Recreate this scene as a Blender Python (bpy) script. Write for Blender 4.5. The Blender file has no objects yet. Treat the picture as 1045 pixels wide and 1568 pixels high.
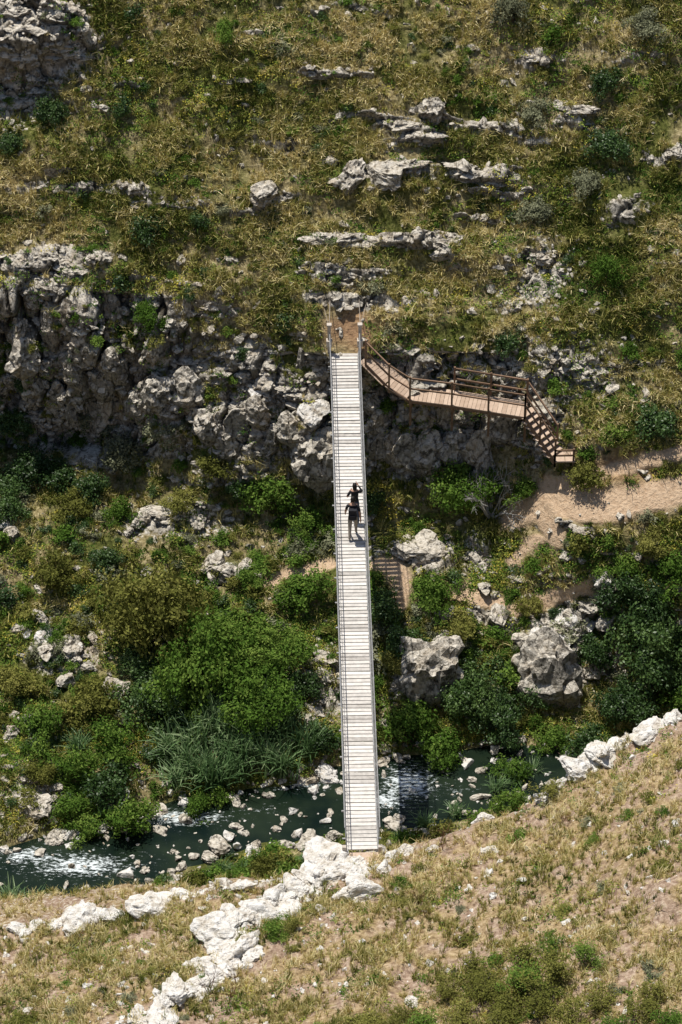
import bpy, bmesh, math, numpy as np
from mathutils import Vector, Matrix, Euler
rng=np.random.default_rng(11)
scene=bpy.context.scene
# ------------------------------------------------------------------ survey constants (metres)
CY,CZ=-92.5,86.3; PITCH=math.radians(38); FL=5800.0
cP,sP=math.cos(PITCH),math.sin(PITCH)
def T(s): return np.tan(PITCH+np.arctan((s-784)/FL))
def dep(y,z): return (y-CY)*cP+(CZ-z)*sP
# ------------------------------------------------------------------ noise
def h3(ix,iy,iz,seed):
    h=(ix*73856093)^(iy*19349663)^(iz*83492791)^(seed*2654435761)
    h&=0xffffffff
    h=((h^(h>>16))*0x45d9f3b)&0xffffffff
    h=((h^(h>>16))*0x45d9f3b)&0xffffffff
    h=h^(h>>16)
    return (h&0xffffff)/float(0x1000000)
def vnoise(p,seed=0):
    i=np.floor(p).astype(np.int64); f=p-i; f=f*f*(3-2*f); r=0
    for dx in (0,1):
        for dy in (0,1):
            for dz in (0,1):
                w=(f[...,0] if dx else 1-f[...,0])*(f[...,1] if dy else 1-f[...,1])*(f[...,2] if dz else 1-f[...,2])
                r=r+w*h3(i[...,0]+dx,i[...,1]+dy,i[...,2]+dz,seed)
    return r*2-1
def fbm(p,o=4,seed=0):
    r=0;a=1
    for k in range(o):
        r=r+a*vnoise(p*(2**k)+k*17.3,seed+k); a*=.5
    return r
def worley(p,seed=0):
    i=np.floor(p).astype(np.int64)
    d1=np.full(p.shape[:-1],9.);d2=d1.copy();idv=d1*0
    for dx in (-1,0,1):
        for dy in (-1,0,1):
            for dz in (-1,0,1):
                c=(i[...,0]+dx,i[...,1]+dy,i[...,2]+dz)
                q0=c[0]+h3(*c,seed);q1=c[1]+h3(*c,seed+1);q2=c[2]+h3(*c,seed+2)
                d=(q0-p[...,0])**2+(q1-p[...,1])**2+(q2-p[...,2])**2
                n=d<d1
                d2=np.where(n,d1,np.minimum(d2,d)); idv=np.where(n,h3(*c,seed+3),idv); d1=np.where(n,d,d1)
    return np.sqrt(d1),np.sqrt(d2),idv
# ------------------------------------------------------------------ node helpers
def newmat(name):
    m=bpy.data.materials.new(name); m.use_nodes=True
    nt=m.node_tree; nt.nodes.clear()
    return m,nt
def N(nt,t,**k):
    n=nt.nodes.new(t)
    for a,b in k.items(): setattr(n,a,b)
    return n
def L(nt,a,b): nt.links.new(a,b)
def ramp(nt,fac,stops,interp='LINEAR'):
    r=nt.nodes.new('ShaderNodeValToRGB'); r.color_ramp.interpolation=interp
    e=r.color_ramp.elements
    while len(e)<len(stops): e.new(.5)
    for k,(p,c) in enumerate(stops):
        e[k].position=p; e[k].color=(c,c,c,1) if not hasattr(c,'__len__') else (*c,1)
    if fac is not None: L(nt,fac,r.inputs[0])
    return r.outputs[0]
def mixc(nt,f,a,b,bt='MIX'):
    m=nt.nodes.new('ShaderNodeMix'); m.data_type='RGBA'; m.blend_type=bt
    for s,v in ((m.inputs[0],f),(m.inputs[6],a),(m.inputs[7],b)):
        if isinstance(v,bpy.types.NodeSocket): L(nt,v,s)
        else: s.default_value=v if not hasattr(v,'__len__') else (*v,1)
    return m.outputs[2]
def mth(nt,op,a,b=None,c=None,clamp=False):
    m=nt.nodes.new('ShaderNodeMath'); m.operation=op; m.use_clamp=clamp
    for k,v in enumerate((a,b,c)):
        if v is None: continue
        if isinstance(v,bpy.types.NodeSocket): L(nt,v,m.inputs[k])
        else: m.inputs[k].default_value=v
    return m.outputs[0]
def noise(nt,vec,scale,detail=4,rough=.6):
    n=nt.nodes.new('ShaderNodeTexNoise'); n.inputs['Scale'].default_value=scale; n.inputs['Detail'].default_value=detail; n.inputs['Roughness'].default_value=rough
    if vec is not None: L(nt,vec,n.inputs['Vector'])
    return n.outputs[0]
def attr(nt,name,typ='GEOMETRY'):
    a=nt.nodes.new('ShaderNodeAttribute'); a.attribute_name=name; a.attribute_type=typ
    return a.outputs['Fac']
def finish(nt,sh):
    o=nt.nodes.new('ShaderNodeOutputMaterial'); L(nt,sh,o.inputs[0])
def setn(nt,p,bump,bd,bs):
    b=nt.nodes.new('ShaderNodeBump'); b.inputs['Distance'].default_value=bd; b.inputs['Strength'].default_value=bs
    L(nt,bump,b.inputs['Height']); L(nt,b.outputs[0],p.inputs['Normal'])
def principled(nt,col,rough=.8,bump=None,bd=.02,bs=.6,metal=0,spec=.3):
    p=nt.nodes.new('ShaderNodeBsdfPrincipled')
    if isinstance(col,bpy.types.NodeSocket): L(nt,col,p.inputs['Base Color'])
    else: p.inputs['Base Color'].default_value=(*col,1)
    p.inputs['Roughness'].default_value=rough; p.inputs['Metallic'].default_value=metal
    p.inputs['Specular IOR Level'].default_value=spec
    if bump is not None: setn(nt,p,bump,bd,bs)
    return p.outputs[0]
def diffuse(nt,col,bump=None,bd=.02,bs=.6):
    p=nt.nodes.new('ShaderNodeBsdfDiffuse'); L(nt,col,p.inputs[0])
    if bump is not None: setn(nt,p,bump,bd,bs)
    return p.outputs[0]
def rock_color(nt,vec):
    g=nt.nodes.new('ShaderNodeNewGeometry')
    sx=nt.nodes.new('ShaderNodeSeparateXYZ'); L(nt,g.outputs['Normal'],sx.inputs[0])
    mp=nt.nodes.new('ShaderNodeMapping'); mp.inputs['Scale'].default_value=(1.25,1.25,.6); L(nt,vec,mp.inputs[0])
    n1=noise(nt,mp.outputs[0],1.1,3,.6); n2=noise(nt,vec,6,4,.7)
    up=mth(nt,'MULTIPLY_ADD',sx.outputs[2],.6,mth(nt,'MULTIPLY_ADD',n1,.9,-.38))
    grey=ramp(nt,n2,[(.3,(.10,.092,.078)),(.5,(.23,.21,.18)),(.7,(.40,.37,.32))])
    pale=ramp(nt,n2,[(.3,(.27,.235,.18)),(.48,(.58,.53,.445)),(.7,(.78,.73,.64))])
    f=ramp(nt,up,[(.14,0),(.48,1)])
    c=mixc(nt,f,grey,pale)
    c=mixc(nt,ramp(nt,n1,[(.52,0),(.72,.5)]),c,(.32,.23,.13))
    vo=nt.nodes.new('ShaderNodeTexVoronoi'); vo.feature='DISTANCE_TO_EDGE'; vo.inputs['Scale'].default_value=1.5; L(nt,mp.outputs[0],vo.inputs['Vector'])
    crack=ramp(nt,mth(nt,'ADD',vo.outputs[0],mth(nt,'MULTIPLY_ADD',n2,.34,-.17)),[(0,.25),(.06,1)])
    c=mixc(nt,.75,c,crack,'MULTIPLY')
    return c,n2
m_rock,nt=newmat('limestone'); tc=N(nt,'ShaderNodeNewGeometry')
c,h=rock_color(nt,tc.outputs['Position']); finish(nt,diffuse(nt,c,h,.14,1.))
m_white,nt=newmat('pale_limestone'); tc=N(nt,'ShaderNodeNewGeometry')
n=noise(nt,tc.outputs['Position'],2.6,5,.7); c=ramp(nt,n,[(.3,(.25,.2,.15)),(.4,(.60,.55,.47)),(.52,(.78,.75,.70)),(.8,(.82,.80,.76))])
finish(nt,diffuse(nt,c,n,.3,.9))
m_ground,nt=newmat('hillside_ground'); g=N(nt,'ShaderNodeNewGeometry'); pos=g.outputs['Position']
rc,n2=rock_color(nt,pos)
soil=ramp(nt,n2,[(.3,(.10,.08,.04)),(.5,(.27,.22,.11)),(.7,(.52,.44,.26))])
grn=ramp(nt,n2,[(.3,(.035,.04,.012)),(.5,(.10,.11,.03)),(.7,(.23,.22,.075))])
up=mixc(nt,ramp(nt,attr(nt,'a1'),[(.4,0),(.62,1)]),soil,grn)
fgc=ramp(nt,n2,[(.3,(.13,.09,.05)),(.48,(.33,.24,.13)),(.7,(.56,.44,.28))])
fg2=ramp(nt,n2,[(.3,(.17,.11,.075)),(.5,(.36,.26,.19)),(.7,(.60,.49,.38))])
fgm=mixc(nt,ramp(nt,attr(nt,'a3'),[(.4,0),(.6,1)]),fgc,fg2)
base=mixc(nt,attr(nt,'fg'),up,fgm)
dirt=ramp(nt,n2,[(.3,(.44,.30,.19)),(.6,(.63,.47,.32))])
red=ramp(nt,n2,[(.3,(.22,.13,.075)),(.6,(.44,.28,.16))])
base=mixc(nt,attr(nt,'red'),base,red)
base=mixc(nt,attr(nt,'dirt'),base,dirt)
rf=mth(nt,'MULTIPLY_ADD',n2,.9,-.45); rf=mth(nt,'ADD',attr(nt,'rock'),rf); rf=ramp(nt,rf,[(.42,0),(.55,1)])
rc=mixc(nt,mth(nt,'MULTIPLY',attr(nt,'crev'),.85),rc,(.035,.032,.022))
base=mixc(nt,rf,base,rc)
finish(nt,diffuse(nt,base,n2,.12,1.))
def leafmat(name,stops,trans=.3,gloss=False):
    m,nt=newmat(name)
    oi=N(nt,'ShaderNodeObjectInfo')
    t=mth(nt,'ADD',mth(nt,'MULTIPLY',attr(nt,'v'),.6),mth(nt,'MULTIPLY',oi.outputs['Random'],.4))
    c=ramp(nt,t,stops)
    p=principled(nt,c,.45,spec=.35) if gloss else diffuse(nt,c)
    tr=N(nt,'ShaderNodeBsdfTranslucent'); L(nt,c,tr.inputs[0])
    mx=N(nt,'ShaderNodeMixShader'); mx.inputs[0].default_value=trans
    L(nt,p,mx.inputs[1]); L(nt,tr.outputs[0],mx.inputs[2]); finish(nt,mx.outputs[0]); return m
def tintmat(name,stops):
    m,nt=newmat(name)
    c=ramp(nt,attr(nt,'tint'),stops)
    finish(nt,diffuse(nt,c)); return m
m_leafA=leafmat('leaf_green',[(0,(.035,.07,.012)),(.5,(.10,.185,.03)),(1,(.24,.33,.07))])
m_leafB=leafmat('leaf_dark',[(0,(.016,.040,.010)),(.5,(.05,.10,.024)),(1,(.13,.21,.055))],.2,True)
m_leafC=leafmat('leaf_olive',[(0,(.07,.08,.018)),(.5,(.18,.19,.045)),(1,(.36,.34,.10))])
m_leafD=leafmat('leaf_greygreen',[(0,(.08,.088,.05)),(.5,(.19,.20,.12)),(1,(.36,.37,.23))],.2)
m_reed=leafmat('reed_blade',[(0,(.045,.10,.03)),(.5,(.14,.24,.09)),(1,(.36,.46,.24))],.25,True)
m_grass=tintmat('grass_blade',[(0,(.05,.09,.016)),(.3,(.16,.19,.04)),(.5,(.36,.34,.10)),(.75,(.64,.55,.25)),(1,(.82,.71,.42))])
m_cover=tintmat('ground_cover_leaf',[(0,(.035,.08,.015)),(.4,(.10,.18,.03)),(.7,(.24,.28,.055)),(1,(.54,.44,.08))])
def nmat(name,a,b,sc=15):
    m,nt=newmat(name); g=N(nt,'ShaderNodeNewGeometry'); n=noise(nt,g.outputs['Position'],sc,2)
    finish(nt,diffuse(nt,ramp(nt,n,[(.3,a),(.7,b)]))); return m
m_bark=nmat('bark',(.05,.035,.025),(.14,.11,.08))
m_dead=nmat('dead_twig',(.34,.32,.29),(.55,.53,.50))
m_stalk=nmat('dry_stalk',(.10,.05,.03),(.22,.13,.07))
# ------------------------------------------------------------------ terrain
colpx=np.array([0,150,300,430,527,640,760,900,1045.]); colX=(colpx-522.5)*.0252
rows=np.array([-300,-200,0,250,450,540,620,700,740,800,880,950,1050,1130,1180,1240,1290,1340,1380,1420.])
Z=np.array([
 [14.5]*9,[12.8]*9,[9.35]*9,[5.0]*9,
 [1.3,1.4,1.6,1.67,1.67,1.67,1.67,1.67,1.67],
 [-1.7,-1.4,-.7,-.2,.15,.15,.15,.15,.15],
 [-4.0,-3.5,-2.5,-2.1,-2.1,-2.0,-1.9,-1.3,-1.1],
 [-6.1,-5.7,-4.5,-4.2,-4.2,-4.1,-3.9,-2.8,-2.4],
 [-6.6,-6.4,-5.5,-5.2,-5.2,-5.1,-4.9,-3.4,-3.1],
 [-7.0,-7.0,-6.6,-6.5,-6.5,-6.3,-5.9,-4.2,-4.0],
 [-7.4,-7.5,-7.3,-7.1,-7.0,-7.0,-7.1,-6.0,-5.7],
 [-7.9,-8.0,-7.9,-7.8,-7.8,-7.8,-7.9,-7.9,-7.3],
 [-8.8,-8.9,-9,-9,-9,-9,-9.2,-9.4,-9.2],
 [-9.4,-9.6,-9.7,-9.8,-9.9,-10.1,-10.4,-10.3,-10.2],
 [-9.6,-9.8,-10.0,-10.2,-10.6,-10.9,-11,-10.8,-10.8],
 [-10.0,-10.15,-10.7,-10.9,-11,-10.9,-10.5,-10.6,-10.6],
 [-10.4,-10.8,-11,-10.5,-10.3,-10.1,-10.0,-10.0,-10.0],
 [-11,-11.1,-10.4,-9.9,-9.7,-9.7,-9.7,-9.7,-9.7],
 [-11,-10.9,-9.7,-9.3,-9.2,-9.2,-9.2,-9.2,-9.2],
 [-10.3,-9.9,-9.1,-8.8,-8.7,-8.7,-8.7,-8.7,-8.7]])
lpx=[-300,0,140,190,300,460,545,640,720,800,850,900,950,1045,1300]
lrow=[1500,1436,1408,1395,1368,1342,1308,1290,1266,1238,1200,1170,1152,1100,1000]
lz=[-3.5,-2.6,-2.0,-1.8,-1.2,-.6,-.1,.25,.6,1.2,1.6,1.9,2.3,3.0,4.5]
def lip(X):
    px=522.5+X*FL/127
    return np.interp(px,lpx,lrow),np.interp(px,lpx,lz)
def base_yz(X,s):
    X,s=np.broadcast_arrays(np.asarray(X,float),np.asarray(s,float))
    sc=np.clip(s,rows[0],1420)
    ci=np.interp(X,colX,np.arange(9)); c0=np.clip(np.floor(ci).astype(int),0,7); cf=ci-c0; cf=cf*cf*(3-2*cf)
    ri=np.interp(sc,rows,np.arange(len(rows))); r0=np.clip(np.floor(ri).astype(int),0,len(rows)-2); rf=ri-r0
    z=(Z[r0,c0]*(1-cf)+Z[r0,c0+1]*cf)*(1-rf)+(Z[r0+1,c0]*(1-cf)+Z[r0+1,c0+1]*cf)*rf
    y=CY+(CZ-z)/T(sc)
    e=np.clip(-300-s,0,None); y=y+e*.12; z=z+e*.075
    lr,zl=lip(X); yl=CY+(CZ-zl)/T(lr)
    b=np.clip((s-1420)/80,0,1)
    yb=y+(yl-y)*(b**1.3); zb=z+(zl-z)*(b**.8)
    q=np.clip((s-1500)/500,0,1); row=lr+(1760-lr)*q; t=T(row); k=.25
    yf=(CY+(CZ-zl-k*yl)/t)/(1-k/t); zf=zl-k*(yf-yl)
    e2=np.clip(s-2000,0,None); yf=yf-e2*.1; zf=zf+e2*.022
    y=np.where(s<=1420,y,np.where(s<=1500,yb,yf)); z=np.where(s<=1420,z,np.where(s<=1500,zb,zf))
    return y,z
xd=np.arange(-17,17.001,.075); ext=17+np.cumsum(.15*1.16**np.arange(34)); Xs=np.concatenate([-ext[::-1],xd,ext])
ss=np.concatenate([np.arange(-1500,-300,25),np.arange(-300,1420,2.5),np.arange(1420,1500,4),np.arange(1500,2000,2.6),np.arange(2000,3000,25)])
S,X=np.meshgrid(ss,Xs,indexing='ij')
Yb,Zb=base_yz(X,S)
P=np.stack([X,Yb,Zb],-1)
def normals(P):
    a=np.gradient(P,axis=0); b=np.gradient(P,axis=1); n=np.cross(a,b); n/=np.linalg.norm(n,axis=-1,keepdims=True)+1e-9
    return -n if n[...,2].mean()<0 else n
Nn=normals(P)
PX=522.5+X*FL/dep(Yb,Zb)
FAR=S<1440
wn=fbm(P*.55,4,5); wn2=fbm(P*.55+40,4,9)
PXw=PX+wn*30; Sw=S+wn2*20
def E(cx,cy,rx,ry): return np.exp(-(((PXw-cx)/rx)**2+((Sw-cy)/ry)**2)**1.5)
rockE=[(45,80,100,110,1),(110,292,120,11,.8),(90,405,100,24,1),(70,530,125,115,1),(250,590,110,70,.9),(390,620,60,95,1),(485,640,50,90,1),(660,670,110,70,1),(430,232,60,10,.6),
(600,268,100,13,.9),(665,175,38,16,.8),(400,310,55,9,.8),(820,80,70,14,.6),(790,200,75,14,.6),(900,190,60,9,.6),(1030,225,45,16,.7),(825,420,30,70,.75),(990,320,60,26,.5),
(560,470,95,14,1),(860,570,150,50,.6),(360,870,60,22,.6),(640,845,80,32,.85),(860,985,70,80,.9),(760,940,60,30,.7),(80,1000,60,50,.7),(140,680,100,50,.7),(270,800,120,36,.6),(650,1040,70,50,.8),(60,1230,60,40,.6),
(800,630,60,40,.8),(270,520,60,30,.6),(980,90,70,12,.5),(520,5,60,10,.5),(100,640,110,70,.9),(600,560,60,50,.8),(500,1050,60,90,.6),(740,850,50,50,.5),(30,1120,40,40,.5)]
R=np.zeros_like(S)
for cx,cy,rx,ry,w in rockE: R=np.maximum(R,w*E(cx,cy,rx,ry))
sn=fbm(np.stack([X*.16+3,Yb*.10,Zb*1.9+.25*X*.3],-1),4,120); so_=fbm(P*.35+7,2,130)
strata=np.clip((sn-.46)*6,0,1)*np.clip(.35+so_*1.6,0,1)*(S<820)
R=np.maximum(R,strata*.8)
slope=1-Nn[...,2]
brk=fbm(P*.6+70,3,140)
R=np.maximum(R,np.clip((slope-.52)*3,0,.95)*np.clip(.75+brk*1.1,0,1))
R=np.where(FAR,R,0)
lr,_=lip(X); q=(S-1500)/500; FR=np.where(S>=1500,lr+(1760-lr)*q,1e5); PXf=PX+wn*14
def seg(PXa,Sa,pts,w):
    d=np.full(S.shape,1e9)
    for (a,b),(c,dn) in zip(pts[:-1],pts[1:]):
        vx,vy=c-a,dn-b; t=np.clip(((PXa-a)*vx+(Sa-b)*vy)/(vx*vx+vy*vy),0,1)
        d=np.minimum(d,np.hypot(PXa-a-t*vx,(Sa-b-t*vy)))
    return np.clip(1-d/w,0,1)
lipd=np.exp(-((FR-lr)/12)**2)*np.clip(.35+.9*fbm(P*.8+9,2,31),0,1)
Rf=np.maximum(lipd,seg(PXf,FR,[(560,1330),(450,1372),(330,1440),(380,1465),(260,1540),(200,1600)],26))
Rf=np.maximum(Rf,seg(PXf,FR,[(820,1215),(930,1158),(1045,1100)],12))
Rf=np.where(S>=1500,np.clip(Rf,0,1),0)
R=np.maximum(R,Rf); R=np.where((S>1440)&(S<1500),.4,R)
D=np.zeros_like(S)
for pts,w in [([(790,790),(850,768),(930,775),(1060,752)],34),([(850,745),(830,785),(850,830)],16),([(405,895),(440,878),(500,864)],12),([(590,865),(615,890),(605,925)],24),([(560,862),(640,850)],11),
   ([(860,740),(960,715),(1060,690)],14),([(700,905),(790,925),(900,900)],16),([(830,830),(790,860)],10)]:
    D=np.maximum(D,seg(PX+wn*12,S+wn2*9,pts,w))
D=np.where(FAR,np.clip(D*2.4,0,1),0); R=R*(1-D*.9)
RED=np.where(FAR,np.maximum(E(535,505,38,34),.8*np.maximum(E(960,720,90,28),E(600,500,40,20))),0)
R=R*(1-.8*RED)
FG=np.clip((S-1425)/40,0,1)
cliff=np.clip((slope-.5)*3,0,1)*FAR
cs=np.stack([P[...,0],P[...,1]*.8,P[...,2]*(.33)],-1)
f1,f2,idv=worley(cs*.95+fbm(P*.9,2,3)[...,None]*.25,50)
cs2=np.stack([P[...,0]*1.8,P[...,1]*1.8,P[...,2]*2.2],-1)
g1,g2,idg=worley(cs2+fbm(P*2,2,6)[...,None]*.3,80)
dsp=.34*fbm(P*.28,3,1)+.13*fbm(P*1.1,3,2)
dsp+=np.where(FAR,.22*fbm(np.stack([P[...,0]*.18,P[...,1]*.1,P[...,2]*1.1],-1),3,77),0)
rk=np.clip(R*1.4-.1,0,1)
cr1=np.clip(.14-(f2-f1),0,.14)/.14; cr2=np.clip(.12-(g2-g1),0,.12)/.12
dsp+=rk*((idv-.35)*(.4+.95*cliff)-cr1*.5*(.5+cliff)+(idg-.5)*.20-cr2*.12+.12)+strata*.25
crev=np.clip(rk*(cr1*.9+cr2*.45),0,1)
but=fbm(np.stack([P[...,0]*.42,P[...,1]*.3,P[...,2]*.16],-1),3,21)
cz=np.exp(-((S-640)/170)**4)*cliff
dsp+=cz*(but*1.2-.1)
dsp-=2.0*cz*np.exp(-(((PX-90)/120)**2+((S-700)/70)**2))
dsp+=cz*.9*np.exp(-((PX-478)/38)**2)*(S>600)
tl=np.exp(-((PXw-20)/95)**4)
dsp+=FAR*tl*(1.9/(1+np.exp((Sw-95)/9))/(1+np.exp(-(Sw+40)/40))-.6*np.exp(-((Sw-150)/45)**2))
dsp*=1-.85*D
dsp=np.where(np.abs(S-1500)<60,dsp*.8,dsp)
bedk=np.clip((Zb+10.4)/1.2,0.15,1); dsp=np.where(FAR,dsp*np.where(Zb<-9.2,bedk,1),dsp)
calm=np.exp(-((X-.15)/1.0)**2-((Yb-28.3)/1.2)**2)+np.exp(-((X-.7)/1.1)**2-((Yb+.2)/1.2)**2)
dsp*=1-np.clip(calm,0,1)
P=P+Nn*dsp[...,None]
P[...,2]-=.25*np.clip(calm,0,1)
Nn=normals(P)
R=np.where(FAR,np.maximum(R,np.clip((.38-Nn[...,2])*3,0,.9)*(D<.3)*(RED<.3)),R)
def mesh_np(name,V,Fq,attrs=None,mats=(),smooth=True):
    me=bpy.data.meshes.new(name); V=np.asarray(V,np.float32); Fq=np.asarray(Fq,np.int32)
    k=Fq.shape[1]; me.vertices.add(len(V)); me.vertices.foreach_set('co',V.ravel())
    me.loops.add(Fq.size); me.loops.foreach_set('vertex_index',Fq.ravel())
    me.polygons.add(len(Fq)); me.polygons.foreach_set('loop_start',np.arange(0,Fq.size,k,dtype=np.int32)); me.polygons.foreach_set('loop_total',np.full(len(Fq),k,np.int32))
    if attrs:
        for a,v in attrs.items():
            at=me.attributes.new(a,'FLOAT','POINT'); at.data.foreach_set('value',np.asarray(v,np.float32).ravel())
    for m in mats: me.materials.append(m)
    me.update(calc_edges=True)
    me.polygons.foreach_set('use_smooth',np.full(len(Fq),smooth))
    return me
def obj(name,me,parent=None,col=None):
    o=bpy.data.objects.new(name,me); (col or scene.collection).objects.link(o)
    if parent: o.parent=parent
    return o
def empty(name,loc=(0,0,0)):
    e=bpy.data.objects.new(name,None); scene.collection.objects.link(e); e.location=loc; e.empty_display_size=.2; return e
ns,nx=S.shape; idx=np.arange(ns*nx).reshape(ns,nx)
quads=np.stack([idx[:-1,:-1],idx[1:,:-1],idx[1:,1:],idx[:-1,1:]],-1).reshape(-1,4)
a1=.5+.35*fbm(P*.5,3,301); a3=.5+.35*fbm(P*1.5,3,305)
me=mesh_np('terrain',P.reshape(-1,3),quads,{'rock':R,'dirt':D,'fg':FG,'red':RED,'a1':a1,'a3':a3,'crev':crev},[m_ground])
obj('hillside_terrain',me)
def surf(Xv,sv):
    i=np.interp(sv,ss,np.arange(ns)); j=np.interp(Xv,Xs,np.arange(nx))
    i0=np.clip(np.floor(i).astype(int),0,ns-2); j0=np.clip(np.floor(j).astype(int),0,nx-2); a=(i-i0)[...,None]; b=(j-j0)[...,None]
    return (P[i0,j0]*(1-a)+P[i0+1,j0]*a)*(1-b)+(P[i0,j0+1]*(1-a)+P[i0+1,j0+1]*a)*b
def site(u,row,near=False):
    d=127. if near else 145.
    for _ in range(3):
        Xv=(u-522.5)*d/FL
        if near:
            l,_z=lip(np.array(Xv)); s=1500+500*(row-l)/(1760-l)
        else: s=row
        p=surf(np.array([Xv]),np.array([float(s)]))[0]; d=dep(p[1],p[2])
    return p
# ------------------------------------------------------------------ prototypes
def protos(cname,meshes):
    c=bpy.data.collections.new(cname)
    for k,m in enumerate(meshes):
        o=bpy.data.objects.new('%s_%02d'%(cname,k),m); c.objects.link(o)
    return c
def scatter(name,coll,pos,rot,scl,ind):
    n=len(pos); me=bpy.data.meshes.new(name); me.vertices.add(n); me.vertices.foreach_set('co',np.asarray(pos,np.float32).ravel())
    def A(a,t,v,k):
        at=me.attributes.new(a,t,'POINT'); at.data.foreach_set(k,v)
    A('rot','FLOAT_VECTOR',np.asarray(rot,np.float32).ravel(),'vector'); A('scl','FLOAT_VECTOR',np.asarray(scl,np.float32).ravel(),'vector')
    A('pidx','INT',np.asarray(ind,np.int32),'value')
    o=obj(name,me); g=bpy.data.node_groups.new(name,'GeometryNodeTree')
    g.interface.new_socket('Geometry',in_out='INPUT',socket_type='NodeSocketGeometry'); g.interface.new_socket('Geometry',in_out='OUTPUT',socket_type='NodeSocketGeometry')
    gi=g.nodes.new('NodeGroupInput'); go=g.nodes.new('NodeGroupOutput'); ip=g.nodes.new('GeometryNodeInstanceOnPoints'); ci=g.nodes.new('GeometryNodeCollectionInfo')
    ci.inputs['Collection'].default_value=coll; ci.inputs['Separate Children'].default_value=True; ci.inputs['Reset Children'].default_value=True
    def na(nm,t):
        q=g.nodes.new('GeometryNodeInputNamedAttribute'); q.data_type=t; q.inputs[0].default_value=nm; return q.outputs[0]
    g.links.new(gi.outputs[0],ip.inputs['Points']); g.links.new(ci.outputs[0],ip.inputs['Instance']); ip.inputs['Pick Instance'].default_value=True
    g.links.new(na('pidx','INT'),ip.inputs['Instance Index']); g.links.new(na('rot','FLOAT_VECTOR'),ip.inputs['Rotation']); g.links.new(na('scl','FLOAT_VECTOR'),ip.inputs['Scale'])
    g.links.new(ip.outputs[0],go.inputs[0])
    md=o.modifiers.new('scatter','NODES'); md.node_group=g; return o
def grass_mesh(name,pos,h,tint,nb,spread,w,down):
    n=len(pos); M=n*nb
    p=np.repeat(pos,nb,0); hh=np.repeat(h,nb)*rng.uniform(.5,1.15,M); a=rng.uniform(0,6.283,M)
    lean=rng.uniform(.05,1,M)*spread
    d=np.stack([np.cos(a),np.sin(a)],1)*lean[:,None]; d[:,1]-=down*rng.uniform(.3,1.2,M); lm=np.linalg.norm(d,axis=1)
    sd=rng.normal(size=(M,2)); sd/=np.linalg.norm(sd,axis=1,keepdims=True)
    p[:,:2]+=rng.normal(0,.14,(M,2))*hh[:,None]
    V=np.empty((M,3,2,3),np.float32)
    for k,(t,ww) in enumerate(((0,1.),(.5,.8),(1,.2))):
        c=p.copy(); c[:,:2]+=d*(hh*(t**1.6)*1.15)[:,None]; c[:,2]+=hh*(t-.45*np.minimum(lm,1.3)*t*t)-.03*(t==0)
        off=sd*(w*ww*.5*rng.uniform(.7,1.3,M))[:,None]
        V[:,k,0]=c; V[:,k,1]=c; V[:,k,0,:2]-=off; V[:,k,1,:2]+=off
    b=(np.arange(M)*6)[:,None]; F=np.stack([b+np.array([0,1,3,2]),b+np.array([2,3,5,4])],1).reshape(-1,4)
    tt=np.clip(np.repeat(tint,nb)+rng.normal(0,.09,M),0,1)
    return obj(name,mesh_np(name,V.reshape(-1,3),F,{'tint':np.repeat(tt,6)},[m_grass]))
def leaves(C,dirs,size,r,col):
    n=len(C); rd=r.normal(size=(n,3)); nrm=dirs+rd*.7; nrm/=np.linalg.norm(nrm,axis=1,keepdims=True)
    t=np.cross(nrm,r.normal(size=(n,3))); t/=np.linalg.norm(t,axis=1,keepdims=True); b=np.cross(nrm,t)
    sz=(size*r.uniform(.6,1.3,n))[:,None]
    V=np.stack([C-t*sz,C-b*sz*.55,C+t*sz,C+b*sz*.55],1).reshape(-1,3)
    return V,np.arange(4*n).reshape(n,4),np.repeat(col,4)
def tube(bm,pts,rad,n=6,mi=0):
    rings=[]
    for k,p in enumerate(pts):
        p=Vector(p); q=Vector(pts[min(k+1,len(pts)-1)])-Vector(pts[max(k-1,0)]); q.normalize()
        u=q.orthogonal().normalized(); w=q.cross(u)
        rings.append([bm.verts.new(p+(u*math.cos(6.2832*j/n)+w*math.sin(6.2832*j/n))*rad[k]) for j in range(n)])
    for a,b in zip(rings[:-1],rings[1:]):
        for j in range(n):
            f=bm.faces.new((a[j],a[(j+1)%n],b[(j+1)%n],b[j])); f.material_index=mi
    f=bm.faces.new(rings[-1]); f.material_index=mi
    f=bm.faces.new(rings[0][::-1]); f.material_index=mi
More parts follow.
